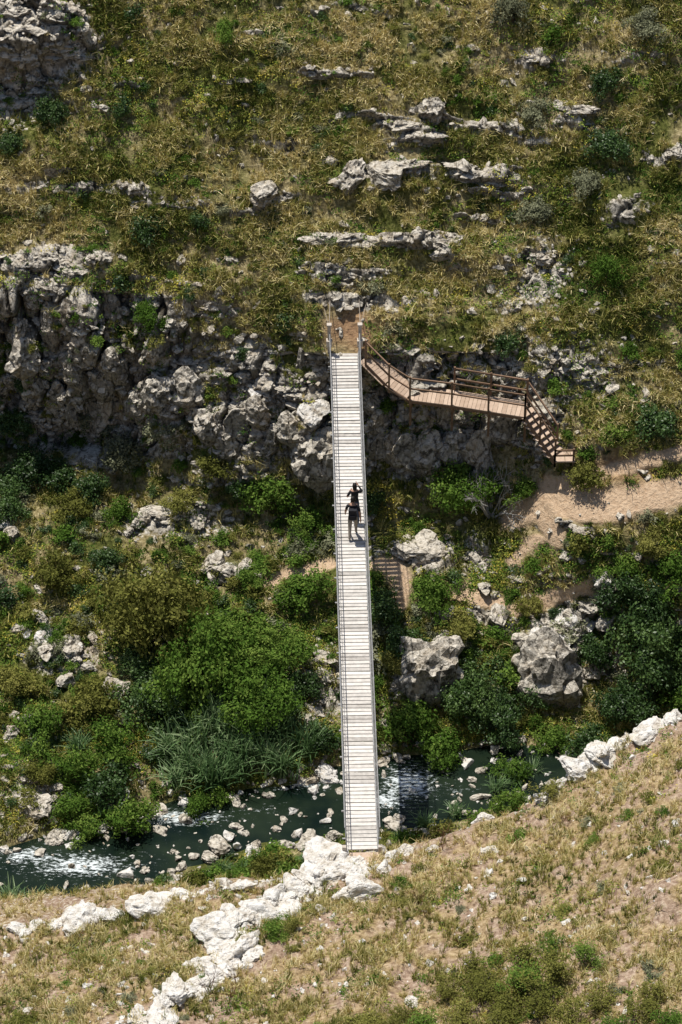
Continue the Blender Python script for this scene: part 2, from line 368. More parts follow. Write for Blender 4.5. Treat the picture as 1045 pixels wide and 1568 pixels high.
def bush(seed,R0,nleaf,size,mat,flat=.85,lobes=9,tall=1.,stems=6,sprig=12):
    r=np.random.default_rng(seed)
    a=r.uniform(0,6.283,lobes); el=r.uniform(.0,1.3,lobes); rr=R0*r.uniform(.45,.9,lobes)
    LC=np.stack([np.cos(a)*np.cos(el)*rr,np.sin(a)*np.cos(el)*rr,(np.sin(el)*rr*1.0+R0*.35)*flat*tall],1); LR=R0*r.uniform(.15,.38,lobes)
    LC=np.vstack([LC,[[0,0,R0*.5*tall*flat]]]); LR=np.append(LR,R0*.42)
    nsp=nleaf//sprig; li=r.choice(len(LR),nsp,p=LR**2/np.sum(LR**2))
    d=r.normal(size=(nsp,3)); d[:,2]=d[:,2]*.8+.3; d/=np.linalg.norm(d,axis=1,keepdims=True)
    rad=LR[li]*r.uniform(.6,1.25,nsp)
    sp=LC[li]+d*rad[:,None]*np.array([1,1,.9*tall])
    keep=sp[:,2]>-.05; sp=sp[keep]; d=d[keep]; li=li[keep]
    sc=np.clip(r.normal(.5,.22,len(sp))+(r.random(len(LR))[li]-.5)*.7,0,1)
    C=np.repeat(sp,sprig,0)+r.normal(size=(len(sp)*sprig,3))*size*1.5
    V,Fq,v=leaves(C,np.repeat(d,sprig,0)*.9+np.array([0,0,.4]),size,r,np.repeat(sc,sprig)+r.normal(0,.1,len(C)))
    me=mesh_np('foliage',V,Fq,{'v':v},[mat,m_bark],False)
    bm=bmesh.new(); bm.from_mesh(me)
    for k in range(min(stems,len(LC))):
        tube(bm,[(0,0,-.15),tuple(LC[k]*.4+np.array([0,0,.03])),tuple(LC[k]*1.0)],[.05*R0+.01,.03*R0+.006,.008],5,1)
    bm.to_mesh(me); bm.free(); return me
def rockmesh(seed,mat,sub=4,cuts=16,sx=(1,1,.7),rough=.06):
    r=np.random.default_rng(seed); bm=bmesh.new(); bmesh.ops.create_icosphere(bm,subdivisions=sub,radius=1)
    V=np.array([v.co for v in bm.verts])
    for _ in range(cuts):
        n=r.normal(size=3); n/=np.linalg.norm(n); dd=r.uniform(.5,.82); ex=np.clip(V@n-dd,0,None); V=V-ex[:,None]*n
    V*=np.array(sx)
    nv=V/np.linalg.norm(V,axis=1,keepdims=True)
    V=V+nv*(fbm(V*2.2+seed,4,seed)*rough*1.5)[:,None]
    g1,g2,gi=worley(V*1.8+seed,seed); V=V+nv*((gi-.5)*.2-np.clip(.1-(g2-g1),0,.1)*1.2)[:,None]
    for v,c in zip(bm.verts,V): v.co=c
    me=bpy.data.meshes.new('rock'); bm.to_mesh(me); bm.free(); me.materials.append(mat); return me
rocksA=[rockmesh(s,m_rock,4,14,(1,r1,r2)) for s,r1,r2 in [(1,.8,.6),(2,.7,.8),(3,.9,.5),(4,.6,.6),(5,.8,1.0),(6,.75,1.2)]]
rocksT=[rockmesh(s,m_rock,4,12,(.75,.7,1.5)) for s in (21,22,23,24)]
rocksL=[rockmesh(s,m_rock,4,12,(1.9,.8,.38)) for s in (25,26,27)]
rocksW=[rockmesh(s,m_white,4,12,(1,r1,r2),.08) for s,r1,r2 in [(31,.7,.6),(32,.8,.5),(33,.65,.7),(34,.8,.6)]]
rocksS=[rockmesh(s,m_rock,2,9,(1,r1,r2)) for s,r1,r2 in [(41,.7,.5),(42,.8,.6),(43,.6,.4),(44,.9,.45)]]
rocksSW=[rockmesh(s,m_white,2,9,(1,r1,r2)) for s,r1,r2 in [(51,.7,.5),(52,.8,.6),(53,.6,.4)]]
mats=[m_leafA,m_leafB,m_leafC,m_leafD]
B={}
for mi,m in enumerate(mats):
    B[mi]=dict(S=[bush(300+mi*20+k,.5,800,.045,m,lobes=8,stems=4) for k in range(3)],
               M=[bush(310+mi*20+k,1.,3000,.055,m,lobes=16) for k in range(2)],
               Lg=[bush(316+mi*20+k,1.7,7500,.068,m,lobes=28) for k in range(2)])
def reed(seed,nb=110,h=1.5):
    r=np.random.default_rng(seed); V=[];Fc=[];v=[]
    for b in range(nb):
        a=r.uniform(0,6.283); lean=r.uniform(.15,1); hh=h*r.uniform(.6,1.1); base=r.normal(0,.22,2); d=np.array([math.cos(a),math.sin(a)]); sd=np.array([-d[1],d[0]]); col=r.random(); k0=len(V)
        for k in range(5):
            t=k/4; out=lean*hh*(t**1.6)*.8; z=hh*(t-.55*lean*t*t); ww=.05*(1-t*.9)*.9
            c=base+d*out; V.append((*(c-sd*ww),z+.01)); V.append((*(c+sd*ww),z)); v+=[col,col]
            if k: Fc.append((k0+2*k-2,k0+2*k-1,k0+2*k+1,k0+2*k))
    return mesh_np('reed',V,Fc,{'v':v},[m_reed])
reeds=[reed(400+k) for k in range(3)]
# ------------------------------------------------------------------ masses
interior=(np.abs(X)<18.5)&(S>-290)&(S<2010)
def pick(n,dens):
    w=(dens*interior).ravel(); w=np.clip(w,0,None); w/=w.sum(); k=rng.choice(len(w),n,p=w)
    p=P.reshape(-1,3)[k].copy(); nn=Nn.reshape(-1,3)[k]; p[:,:2]+=rng.uniform(-.04,.04,(n,2))
    return k,p,nn
water=Zb<-10.4
deck=(np.abs(X-.15)<.9)&(np.abs(Yb-28.6)<1.0)&FAR
patch=fbm(P*.45+3,3,61); patch2=fbm(P*1.1+8,3,62)
rockF=np.clip(1-R*1.3,0.02,1); clear=(1-np.clip(D*1.5,0,1))*(~water)*(~deck)
g=clear*rockF*(1-.8*RED)*np.clip(.6+1.3*patch2,.08,2)*np.where(FAR,1,0)*np.where(S>820,.5,1)*np.clip(Nn[...,2]*2,0.05,1)
k,p,nn=pick(40000,g); n=len(p); pf=patch.ravel()[k]; Sk=S.ravel()[k]; Pk=PX.ravel()[k]
tint=np.clip(.50+.30*pf+rng.normal(0,.19,n)+np.where(Sk>820,-.12,0)+.20*np.exp(-((Pk-600)/220)**2)*(Sk<560)+.14*np.exp(-((Pk-30)/150)**2)*(Sk<420)*(Sk>250),0,1)
grass_mesh('hillside_grass',p,(.18+.30*rng.random(n)**1.5)*np.where(rng.random(n)<.15,1.5,1),tint,17,.75,.027,.45)
gf=clear*np.where(S>=1440,1,0)*np.clip(1-Rf*1.2,.04,1)*np.clip(.6+1.1*patch2,.12,2)
k,p,nn=pick(26000,gf); n=len(p)
tint=np.clip(.74+.30*patch.ravel()[k]+rng.normal(0,.15,n)-np.where(rng.random(n)<.16,.4,0),0,1)
grass_mesh('dry_grass',p,.12+.28*rng.random(n)**1.4,tint,14,.8,.022,0)
gc=clear*np.where(FAR,1,0)*np.clip(1-R*.8,.08,1)*np.clip(.3+1.1*fbm(P*.7+21,3,66),.03,2)*np.where(S>820,2.4,.8)+.3*(S>1500)*(1-Rf)*np.clip(fbm(P*.6+2,3,68)+.1,0,1)
k,p,nn=pick(17000,gc); n=len(p); nl=40
tint=np.clip(.46+.35*fbm(p*.5,2,91)+rng.normal(0,.2,n),0,1)
rad=rng.uniform(.10,.26,n); off=rng.normal(size=(n*nl,3)); off[:,2]=np.abs(off[:,2])*.5
C=np.repeat(p,nl,0)+off*np.repeat(rad,nl)[:,None]*.7
V,F_,v=leaves(C,np.tile([0,-.1,1.],(len(C),1)),.040,rng,np.clip(np.repeat(tint,nl)+rng.normal(0,.1,n*nl),0,1))
obj('ground_cover',mesh_np('ground_cover',V,F_,{'tint':v},[m_cover],False))
cS=protos('stone_kinds',rocksS)
gs=(~water)*np.where(FAR,1,0)*(.07+R**1.5*.9+.6*E(830,430,60,100)+.5*E(880,580,150,60)+.3*(S>1130)+.22*(S>780)*(patch2>.1))*(1-.5*D)
k,p,nn=pick(9500,gs); n=len(p); sz=.05+.18*rng.random(n)**2.5+.24*(rng.random(n)**7)
scatter('loose_limestone',cS,p,np.stack([rng.normal(0,.4,n),rng.normal(0,.4,n),rng.uniform(0,6.28,n)],1),sz[:,None]*rng.uniform(.7,1.3,(n,3)),rng.integers(0,4,n))
cW=protos('pale_stone_kinds',rocksSW)
gs=FAR*(S>1120)*np.exp(-((Zb+10.55)/.35)**2)
for nm,cc,cnt,kk in (('river_stones',cS,500,4),('pale_river_stones',cW,320,3)):
    k,p,nn=pick(cnt,gs); n=len(p); sz=.06+.30*rng.random(n)**3; p[:,2]=np.maximum(p[:,2],-10.5)+sz*.08
    scatter(nm,cc,p,np.stack([rng.normal(0,.3,n),rng.normal(0,.3,n),rng.uniform(0,6.28,n)],1),sz[:,None]*rng.uniform(.8,1.4,(n,3)),rng.integers(0,kk,n))
gs=(S>=1495)*(Rf**1.5+.035)
k,p,nn=pick(2600,gs); n=len(p); sz=.04+.2*rng.random(n)**3
scatter('pale_stones',cW,p,np.stack([rng.normal(0,.4,n),rng.normal(0,.4,n),rng.uniform(0,6.28,n)],1),sz[:,None]*rng.uniform(.7,1.3,(n,3)),rng.integers(0,3,n))
cWs=protos('pale_slab_kinds',rocksW)
gs=(S>=1500)*np.clip(Rf-.3,0,1)**1.5
k,p,nn=pick(150,gs); n=len(p); sz=.18+.4*rng.random(n)**2
scatter('white_limestone_slabs',cWs,p,np.stack([rng.normal(0,.2,n),rng.normal(0,.2,n),rng.uniform(0,6.28,n)],1),sz[:,None]*np.stack([rng.uniform(.9,1.5,n),rng.uniform(.8,1.2,n),rng.uniform(.5,.8,n)],1),rng.integers(0,4,n))
cO=protos('outcrop_kinds',rocksA+rocksT+rocksL)
go_=np.where(FAR&(S<1120),1,0)*np.clip(R-.35,0,1)**1.5*(~deck)*(np.hypot(X-.2,(Yb-26.)*.6)>1.5)*np.where(cliff>.5,.45,1.)
k,p,nn=pick(600,go_); n=len(p); cl=cliff.ravel()[k]; sz=.16+.40*rng.random(n)**2.0
ind=np.where(cl>.4,np.where(rng.random(n)<.8,rng.integers(6,10,n),rng.integers(0,6,n)),np.where(rng.random(n)<.65,rng.integers(10,13,n),rng.integers(0,6,n)))
scl=sz[:,None]*np.stack([rng.uniform(.8,1.4,n),rng.uniform(.8,1.2,n),np.where(cl>.4,1.3,.8)*rng.uniform(.7,1.3,n)],1)
scatter('limestone_outcrops',cO,p-nn*sz[:,None]*.35,np.stack([rng.normal(0,.14,n),rng.normal(0,.12,n),rng.normal(0,.35,n)],1),scl,ind)
cB=protos('scrub_kinds',[m for mi in (0,1,2,3) for m in B[mi]['S']])
gb=clear*np.where(FAR,1,0)*(np.where(S<820,np.clip(.12+.6*fbm(P*.5+50,3,71),.02,1),np.clip(.45+.8*fbm(P*.6+50,3,71),.06,1.5)))*(1-.7*R)*(1+1.6*cliff)*(np.hypot(X-.2,(Yb-27.)*.5)>1.2)*np.where((S>1150),.6,1)
k,p,nn=pick(1750,gb); n=len(p); sv=S.ravel()[k]
kind=rng.choice(4,n,p=[.36,.22,.26,.16]); sz=rng.uniform(.35,.95,n)*np.where(sv<500,.72,1)*np.where((sv>830)&(rng.random(n)<.22),1.5,1)
scatter('hillside_scrub',cB,p-nn*.05,np.stack([rng.normal(0,.12,n),rng.normal(0,.12,n),rng.uniform(0,6.28,n)],1),sz[:,None]*np.stack([rng.uniform(.9,1.3,n),rng.uniform(.9,1.3,n),rng.uniform(.7,1.1,n)],1),kind*3+rng.integers(0,3,n))
gb=(S>1510)*(1-Rf)*np.clip(.3+fbm(P*.5+90,2,75),.02,1)
k,p,nn=pick(170,gb); n=len(p); sz=rng.uniform(.25,.7,n)
scatter('slope_scrub',cB,p-nn*.03,np.stack([rng.normal(0,.12,n),rng.normal(0,.12,n),rng.uniform(0,6.28,n)],1),sz[:,None]*np.stack([rng.uniform(.9,1.4,n),rng.uniform(.9,1.4,n),rng.uniform(.4,.7,n)],1),rng.choice([0,2,3],n,p=[.3,.35,.35])*3+rng.integers(0,3,n))
# ------------------------------------------------------------------ named shrubs
def put_shrub(u,row,w,kind,near=False,name='shrub',hs=1.):
    p=site(u,row+w*.30,near); d=dep(p[1],p[2]); Rr=w/2*d/FL
    size,R0=('S',.5) if Rr<.62 else (('M',1.) if Rr<1.25 else ('Lg',1.7))
    me=B[kind][size][rng.integers(0,len(B[kind][size]))]
    o=obj(name,me); s=Rr/R0*1.0; o.location=p-np.array([0,0,.06]); o.scale=(s*rng.uniform(.9,1.15),s*rng.uniform(.9,1.15),s*hs*rng.uniform(.85,1.2)); o.rotation_euler=(rng.normal(0,.1),rng.normal(0,.1),rng.uniform(0,6.28))
for t in [(187,165,44,1),(85,165,64,1),(222,350,68,1),(297,335,50,1),(230,470,54,0),(190,430,44,1),(460,170,34,3),(820,160,60,3),(850,55,46,0),(930,120,60,1),(935,215,74,1),(820,310,64,3),(930,418,64,0),(780,515,62,1),
 (1000,635,84,1),(1045,545,46,0),(985,30,66,3),(785,12,66,3),(345,50,50,0),(200,20,44,1),(895,275,60,3),(15,215,50,1),(700,122,34,0),(600,40,34,2),(430,70,40,3),(570,430,46,3),(540,120,36,2),(280,130,34,2),
 (50,705,80,1),(185,690,80,3),(250,650,64,3),(412,755,90,0),(480,800,66,0),(110,775,70,2),(190,790,60,0),(572,765,54,1),(655,650,54,0),(898,725,68,2),(800,745,54,0),(85,870,84,2),(385,880,52,0),(470,895,90,0),
 (590,925,74,1),(680,905,86,0),(812,920,54,2),(905,990,64,1),(350,960,120,0),(425,985,110,0),(240,1050,130,1),(400,1060,130,0),(620,975,90,1),(720,1050,110,1),(630,1110,90,0),(760,1085,100,1),(120,1080,74,2),(60,1110,84,0),
 (25,1030,70,2),(180,1130,90,0),(110,1165,80,0),(165,1195,90,1),(190,1240,96,0),(130,1265,64,0),(60,1180,60,2),(490,1120,64,1),(900,1130,80,1),(780,1180,70,0),(960,1070,100,1),(850,1130,60,0),(320,1010,90,0),(20,780,80,1),
 (280,760,60,2),(30,640,70,1),(330,700,60,2),(600,1010,60,2),(560,1050,60,0),(1020,1010,100,1),(700,960,70,2),(310,600,40,2),(590,620,36,0),(270,940,60,2),(680,1140,80,0),(820,1060,60,1),(90,720,80,1),(140,750,70,1),(10,730,80,1),(370,740,60,1),
 (400,1325,60,2),(330,1335,50,0),(440,1330,50,0),(360,1345,56,0),(300,1345,44,2),(480,1325,40,0),(620,1280,40,0),(680,1262,50,2),(730,1245,50,0),(780,1225,60,0),(60,1390,50,1),(20,1400,60,0),(100,1405,40,2),(110,1225,70,0),
 (1030,870,80,0),(1000,830,60,2),(940,860,60,0),(290,900,60,0),(160,860,60,1),(210,1000,70,1),(310,1080,80,0),(470,1040,70,1),(300,1230,60,0),(340,1215,50,0)]:
    put_shrub(*t)
for t in [(235,925,160,2),(970,900,120,1),(990,980,130,1),(300,1030,150,0),(718,745,118,0),(150,1060,90,2)]: put_shrub(*t,name='tree',hs=1.25)
for t in [(430,1415,60,0),(40,1560,60,2),(560,1560,70,2)]: put_shrub(*t,True,hs=.6)
for u,row in [(300,1140),(330,1120),(360,1100),(390,1110),(420,1130),(345,1160),(380,1160),(410,1170),(310,1190),(285,1170),(440,1110),(365,1190),(255,1150),(400,1090),(270,1200),(470,1150),(330,1200),(430,1180),(320,1090),(350,1130),(390,1140)]:
    p=site(u,row); o=obj('reed_clump',reeds[rng.integers(0,3)]); s=rng.uniform(.85,1.2); o.location=p-np.array([0,0,.05]); o.scale=(s,s,s*1.1); o.rotation_euler=(0,0,rng.uniform(0,6.28))
for u,row,s in [(15,1390,.8),(45,1400,.8),(80,1400,.7),(790,1200,.7),(815,1190,.6),(760,1215,.6),(370,1345,.5),(420,1340,.5),(470,1320,.45),(610,1285,.4),(340,1340,.5),(120,1150,.7),(650,1265,.5),(700,1250,.5)]:
    p=site(u,row); o=obj('riverside_reeds',reeds[rng.integers(0,3)]); o.location=p; o.scale=(s,s,s); o.rotation_euler=(0,0,rng.uniform(0,6.28))
# ------------------------------------------------------------------ named boulders
def put_rock(u,row,w,kind,hs=1.,near=False,sink=.25,name='boulder'):
    p=site(u,row,near); d=dep(p[1],p[2]); r=w/2*d/FL*1.1
    L_={'A':rocksA,'T':rocksT,'W':rocksW}[kind]; o=obj(name,L_[rng.integers(0,len(L_))]); base=.6 if kind!='T' else 1.3
    kx=1/.75 if kind=='T' else 1
    o.scale=(r*kx,r*kx*.9,r*hs); o.location=p+np.array([0,0,r*hs*base*(1-2*sink)*.6]); o.rotation_euler=(rng.normal(0,.12),rng.normal(0,.12),rng.uniform(0,6.28) if kind!='T' else rng.normal(0,.3))
for t in [(70,995,56,'A'),(500,1190,50,'W'),(450,1240,32,'A'),(385,1258,22,'A'),(425,1252,28,'A'),(475,1292,52,'A'),(430,1298,40,'A'),(335,1306,52,'A'),(600,1266,48,'A'),(510,1285,34,'A'),(265,1312,28,'A'),(225,1268,22,'A'),
 (85,1285,42,'A'),(50,1240,66,'A'),(40,1200,34,'A'),(165,1358,44,'A'),(840,1055,100,'T'),(865,965,70,'A'),(685,955,44,'A'),(655,1040,100,'T'),(482,700,84,'T'),(395,640,44,'T'),(665,178,62,'A'),(590,278,80,'A'),(540,274,60,'A'),
 (400,312,60,'A'),(500,1212,34,'A'),(350,885,54,'A'),(640,850,90,'A'),(930,900,54,'A'),(615,1170,16,'A'),(640,1228,18,'A'),(285,1300,30,'A'),(150,1300,18,'A'),(210,1290,20,'A'),(180,1060,70,'A'),(20,830,40,'A'),(770,665,60,'T'),
 (700,690,60,'T'),(620,705,54,'T'),(560,620,46,'A'),(290,610,54,'T'),(345,690,50,'T'),(120,1010,30,'A'),(720,1215,24,'A'),(560,1275,30,'A'),(330,1285,26,'A'),(390,1300,24,'A'),(420,690,50,'T'),
 (240,1300,34,'A'),(365,1275,30,'A'),(300,1265,24,'A'),(575,1240,26,'A'),(550,1225,20,'A'),(660,1205,20,'A'),(690,1190,22,'A'),(120,1330,26,'A'),(60,1330,26,'A'),(190,1275,30,'A'),(540,1262,26,'A'),(760,955,60,'A'),(800,985,50,'A'),(900,930,40,'A'),
 (740,900,46,'A'),(790,890,40,'A'),(930,960,50,'A'),(250,1290,22,'A'),(320,1320,34,'A'),(280,1330,26,'A'),
 (590,700,50,'T'),(655,705,54,'T'),(735,700,54,'T'),(680,650,44,'T'),(575,660,40,'T'),(215,620,46,'T'),(320,650,50,'T'),(365,660,50,'T'),(445,660,44,'T'),(40,540,56,'T'),(110,545,54,'T'),(155,590,50,'T'),(255,600,50,'T'),
 (60,940,40,'A'),(110,1000,34,'A'),(135,1020,30,'A'),(105,1045,40,'A'),(200,820,30,'A'),(222,808,40,'A'),(250,800,30,'A'),(300,810,34,'A'),(155,800,26,'A'),(330,865,54,'A'),(375,875,40,'A'),(140,975,34,'A'),(30,960,34,'A'),(45,1100,36,'A'),(20,1125,40,'A'),(90,1210,26,'A'),(680,985,40,'A')]:
    put_rock(*t[:4],hs=.8 if t[3]=='A' else 1.)
for t in [(840,985,90,.8),(868,955,60,.8),(900,960,36,.8),(480,622,64,.6),(395,600,36,.7),(930,890,50,.7),(690,950,34,.8),(68,975,44,.7),(40,965,24,.7),(345,870,44,.6),(620,835,50,.5),(10,810,36,.8),(120,990,24,.6),(600,700,26,.5)]: put_rock(t[0],t[1],t[2],'W',t[3])
for u,row,w in [(500,1330,110),(455,1366,66),(550,1372,80),(335,1436,90),(395,1404,90),(425,1388,60),(350,1455,84),(232,1385,96),(130,1415,80),(275,1375,50),(388,1462,54),(250,1560,80),(630,1530,34),(312,1474,60),(890,1184,76),
 (925,1166,70),(990,1134,66),(1012,1114,50),(835,1222,44),(742,1252,38),(745,1292,34),(575,1300,48),(620,1298,40),(660,1290,30),(545,1318,54),(470,1350,44),(175,1404,50),(590,1335,40),(600,1312,34),(495,1405,24),(85,1425,36),(40,1436,30),(450,1400,60),(300,1500,50),(220,1590,60)]:
    put_rock(u,row,w,'W',.75,True,.4)
# ------------------------------------------------------------------ river
gx=np.arange(-40,40.01,.15); gy=np.arange(2,24,.15); GX,GY=np.meshgrid(gx,gy); zw=-10.5
dd=dep(GY,zw); wpx=522.5+GX*FL/dd; wrow=784+FL*np.tan(np.arctan((CZ-zw)/(GY-CY))-PITCH)
def we(cx,cy,rx,ry): return np.exp(-(((wpx-cx)/rx)**2+((wrow-cy)/ry)**2))
foam=np.maximum.reduce([we(275,1252,80,14),we(625,1200,50,30),we(120,1325,90,20),we(590,1225,40,18),.8*we(460,1200,50,12),.5*we(700,1210,40,8),.9*we(40,1310,50,16),.5*we(400,1240,40,8)])
i2=np.arange(GX.size).reshape(GX.shape); q2=np.stack([i2[:-1,:-1],i2[:-1,1:],i2[1:,1:],i2[1:,:-1]],-1).reshape(-1,4)
pw=np.stack([GX,GY,np.zeros_like(GX)],-1)
zz=zw+.03*fbm(pw*1.3,3,3)*(.2+foam)
m_water,nt=newmat('river_water'); g=N(nt,'ShaderNodeNewGeometry'); pos=g.outputs['Position']
mp=N(nt,'ShaderNodeMapping'); mp.inputs['Scale'].default_value=(1,2.4,1); mp.inputs['Rotation'].default_value=(0,0,.35); L(nt,pos,mp.inputs[0])
nf=noise(nt,mp.outputs[0],4.5,5,.78)
ff=ramp(nt,mth(nt,'ADD',mth(nt,'MULTIPLY',attr(nt,'foam'),.25),nf),[(.66,0),(.78,1)])
c=mixc(nt,ff,ramp(nt,noise(nt,pos,.6,2),[(.35,(.004,.010,.007)),(.65,(.016,.026,.014))]),(.68,.74,.75))
ps=principled(nt,c,.06,nf,.03,.3,spec=.25); finish(nt,ps)
obj('river_water',mesh_np('river',np.stack([GX,GY,zz],-1).reshape(-1,3),q2,{'foam':foam},[m_water]))
# ------------------------------------------------------------------ bridge
def woodmat(name,a,b,sc=6):
    m,nt=newmat(name); g=N(nt,'ShaderNodeNewGeometry'); n=noise(nt,g.outputs['Position'],sc,3,.65)
    v=attr(nt,'v'); t=mth(nt,'ADD',mth(nt,'MULTIPLY',n,.6),mth(nt,'MULTIPLY',v,.4))
    finish(nt,principled(nt,ramp(nt,t,[(.2,a),(.7,b)]),.8,n,.01,.4)); return m
m_slat=woodmat('weathered_slat',(.34,.315,.285),(.70,.665,.615))
m_frame=woodmat('galvanised_steel',(.25,.25,.25),(.5,.5,.49),12)
m_rail=woodmat('brown_timber',(.12,.075,.045),(.27,.17,.11))
m_board=woodmat('dusty_board',(.34,.24,.17),(.55,.42,.32))
m_post=woodmat('pale_post',(.30,.25,.2),(.55,.49,.42))
def box(bm,c,sx,sy,sz,rz=0,ry=0,rx=0,mi=0,v=None):
    M=Matrix.Translation(c)@Euler((rx,ry,rz)).to_matrix().to_4x4()@Matrix.Diagonal((sx,sy,sz,1))
    r=bmesh.ops.create_cube(bm,size=1,matrix=M)
    if v is not None:
        lay=bm.verts.layers.float.get('v') or bm.verts.layers.float.new('v')
        for w in r['verts']: w[lay]=v
    for f in {f for w in r['verts'] for f in w.link_faces}: f.material_index=mi
def beam(bm,p,q,w,h,mi=0,v=None):
    p=Vector(p);q=Vector(q);d=q-p; ln=d.length; rz=math.atan2(d.y,d.x); ry=-math.asin(d.z/ln)
    box(bm,(p+q)/2,ln,w,h,rz,ry,0,mi,v)
def bmobj(name,bm,mats,parent,bev=0):
    me=bpy.data.meshes.new(name); bm.to_mesh(me); bm.free()
    for m in mats: me.materials.append(m)
    o=obj(name,me,parent)
    if bev:
        b=o.modifiers.new('b','BEVEL'); b.width=bev; b.segments=1
    return o
A0=np.array([.706,-.3]); A1=np.array([.14,28.0]); LEN=np.linalg.norm(A1-A0); dirv=(A1-A0)/LEN; side=np.array([dirv[1],-dirv[0]]); yaw=math.atan2(-dirv[0],dirv[1])
def bp(t,off=0,z=0):
    q=A0+dirv*t*LEN+side*off; return Vector((q[0],q[1],z-.30*4*t*(1-t)+.03))
br=empty('suspension_footbridge')
bm=bmesh.new(); bm.verts.layers.float.new('v'); npl=int(LEN/.2)
for k in range(npl):
    t=(k+.5)/npl; c=bp(t)+Vector((rng.normal(0,.004),0,rng.normal(0,.003)))
    box(bm,c,1.0+rng.normal(0,.008),.160,.03,yaw+rng.normal(0,.008),rng.normal(0,.006),0,0,float(np.clip(rng.normal(.65,.3),0,1)))
bmobj('deck_slats',bm,[m_slat],br)
bm=bmesh.new()
for off in (-.47,.47,0):
    for k in range(40): beam(bm,bp(k/40,off,-.06),bp((k+1)/40,off,-.06),.05,.07)
for off in (-.525,.525):
    for k in range(40): beam(bm,bp(k/40,off,.0),bp((k+1)/40,off,.0),.035,.05)
for k in range(20): c=bp((k+.5)/20,0,-.12); box(bm,c,1.3,.06,.05,yaw)
bmobj('deck_stringers',bm,[m_frame],br)
bm=bmesh.new()
def cab(t,sg,h=1.0): return bp(t,sg*(.53+.05*h),h)
for sg in (-1,1):
    for h,rw in ((1.0,.017),(.5,.008),(.12,.008)):
        tube(bm,[cab(k/40,sg,h) for k in range(41)],[rw]*41,6)
    for k in range(57):
        tube(bm,[cab(k/56,sg,-.05),cab(k/56,sg,1.0)],[.007,.007],4)
    for k in range(168):
        tube(bm,[cab(k/168,sg,.02),cab((k+1)/168,sg,1.0)],[.0025,.0025],3); tube(bm,[cab((k+1)/168,sg,.02),cab(k/168,sg,1.0)],[.0025,.0025],3)
bmobj('handrail_cables',bm,[m_frame],br)
bm=bmesh.new(); bm.verts.layers.float.new('v')
for sg in (-1,1):
    b=bp(1.0,sg*.60,0); box(bm,b+Vector((0,.05,.55)),.13,.13,1.5,yaw,v=.6); box(bm,b+Vector((0,.05,1.33)),.19,.19,.07,yaw,v=.8); box(bm,b+Vector((0,.02,.5)),.22,.24,.28,yaw,v=.9)
    tube(bm,[b+Vector((0,.05,1.28)),b+Vector((sg*-.05,2.3,1.75))],[.016,.016],5); tube(bm,[b+Vector((0,.05,1.2)),b+Vector((sg*.35,2.2,1.3))],[.012,.012],5)
    a=bp(0,sg*.60,0); box(bm,a+Vector((0,-.08,.0)),.14,.14,.5,yaw,v=.6)
    box(bm,a+Vector((0,-.3,-.55)),.3,.5,.6,yaw,v=.4)
bmobj('anchor_posts',bm,[m_post],br,.01)
bm=bmesh.new(); bm.verts.layers.float.new('v'); box(bm,bp(1)+Vector((0,.55,-.16)),1.5,1.1,.3,yaw,v=.8); box(bm,bp(0)+Vector((0,-.35,-.3)),1.5,.6,.5,yaw,v=.8)
bmobj('landings',bm,[m_board],br,.02)
# ------------------------------------------------------------------ walkway with railing and stairs
def wp(u,row,z):
    y=CY+(CZ-z)/T(float(row)); return Vector(((u-522.5)*dep(y,z)/FL,float(y),z))
wk=empty('timber_walkway')
path=[wp(560,556,-.05),wp(596,592,-.62),wp(628,612,-.95),wp(692,620,-1.02),wp(748,629,-1.10),wp(804,638,-1.18)]
stairs=[path[-1],wp(850,706,-2.55)]
back=Vector((.12,.95,0))
bm=bmesh.new(); bm.verts.layers.float.new('v')
for a,b in zip(path[:-1],path[1:]):
    n=max(2,int((b-a).length/.16)); d=(b-a).normalized()
    for k in range(n):
        c=a+(b-a)*((k+.5)/n)+back*.5; rz=math.atan2(d.y,d.x)
        box(bm,c+Vector((0,0,-.02)),(b-a).length/n*.92,1.0,.035,rz,-math.asin(d.z),0,0,float(rng.uniform(.2,1)))
a,b=stairs; n=8
for k in range(n):
    c=a+(b-a)*((k+.5)/n)+back*.45; d=b-a; box(bm,c,.26,.9,.04,math.atan2(d.y,d.x),0,0,0,float(rng.uniform(.2,1)))
c=b+back*.45+Vector((.35,0,-.02)); box(bm,c,.75,.95,.04,0,v=.7)
bmobj('boards',bm,[m_board],wk)
bm=bmesh.new(); bm.verts.layers.float.new('v')
def rail(line,h=1.02,posts=True):
    for a,b in zip(line[:-1],line[1:]):
        for hh in (h,h*.52): beam(bm,a+Vector((0,0,hh)),b+Vector((0,0,hh)),.05,.06,v=float(rng.random()))
    if posts:
        for p in line: box(bm,p+Vector((0,0,h*.5-.1)),.075,.075,h+.35,v=float(rng.random()))
rail(path); rail([stairs[0],(stairs[0]+stairs[1])/2,stairs[1]]); rail([stairs[1],stairs[1]+Vector((.72,.02,0))],.5)
rail([p+back*1.05 for p in path[3:]]); rail([stairs[0]+back,stairs[1]+back])
for p in path[2:]:
    beam(bm,p+Vector((0,.03,-.09)),p+back*1.1+Vector((0,0,-.09)),.09,.1,v=.3)
    box(bm,p+back*.25+Vector((0,0,-.75)),.09,.09,1.3,v=.2); beam(bm,p+Vector((0,.06,-.14)),p+back*.95+Vector((0,0,-1.0)),.07,.07,v=.2)
for a,b in zip(path[:-1],path[1:]): beam(bm,a+Vector((0,0,-.1)),b+Vector((0,0,-.1)),.06,.12,v=.4)
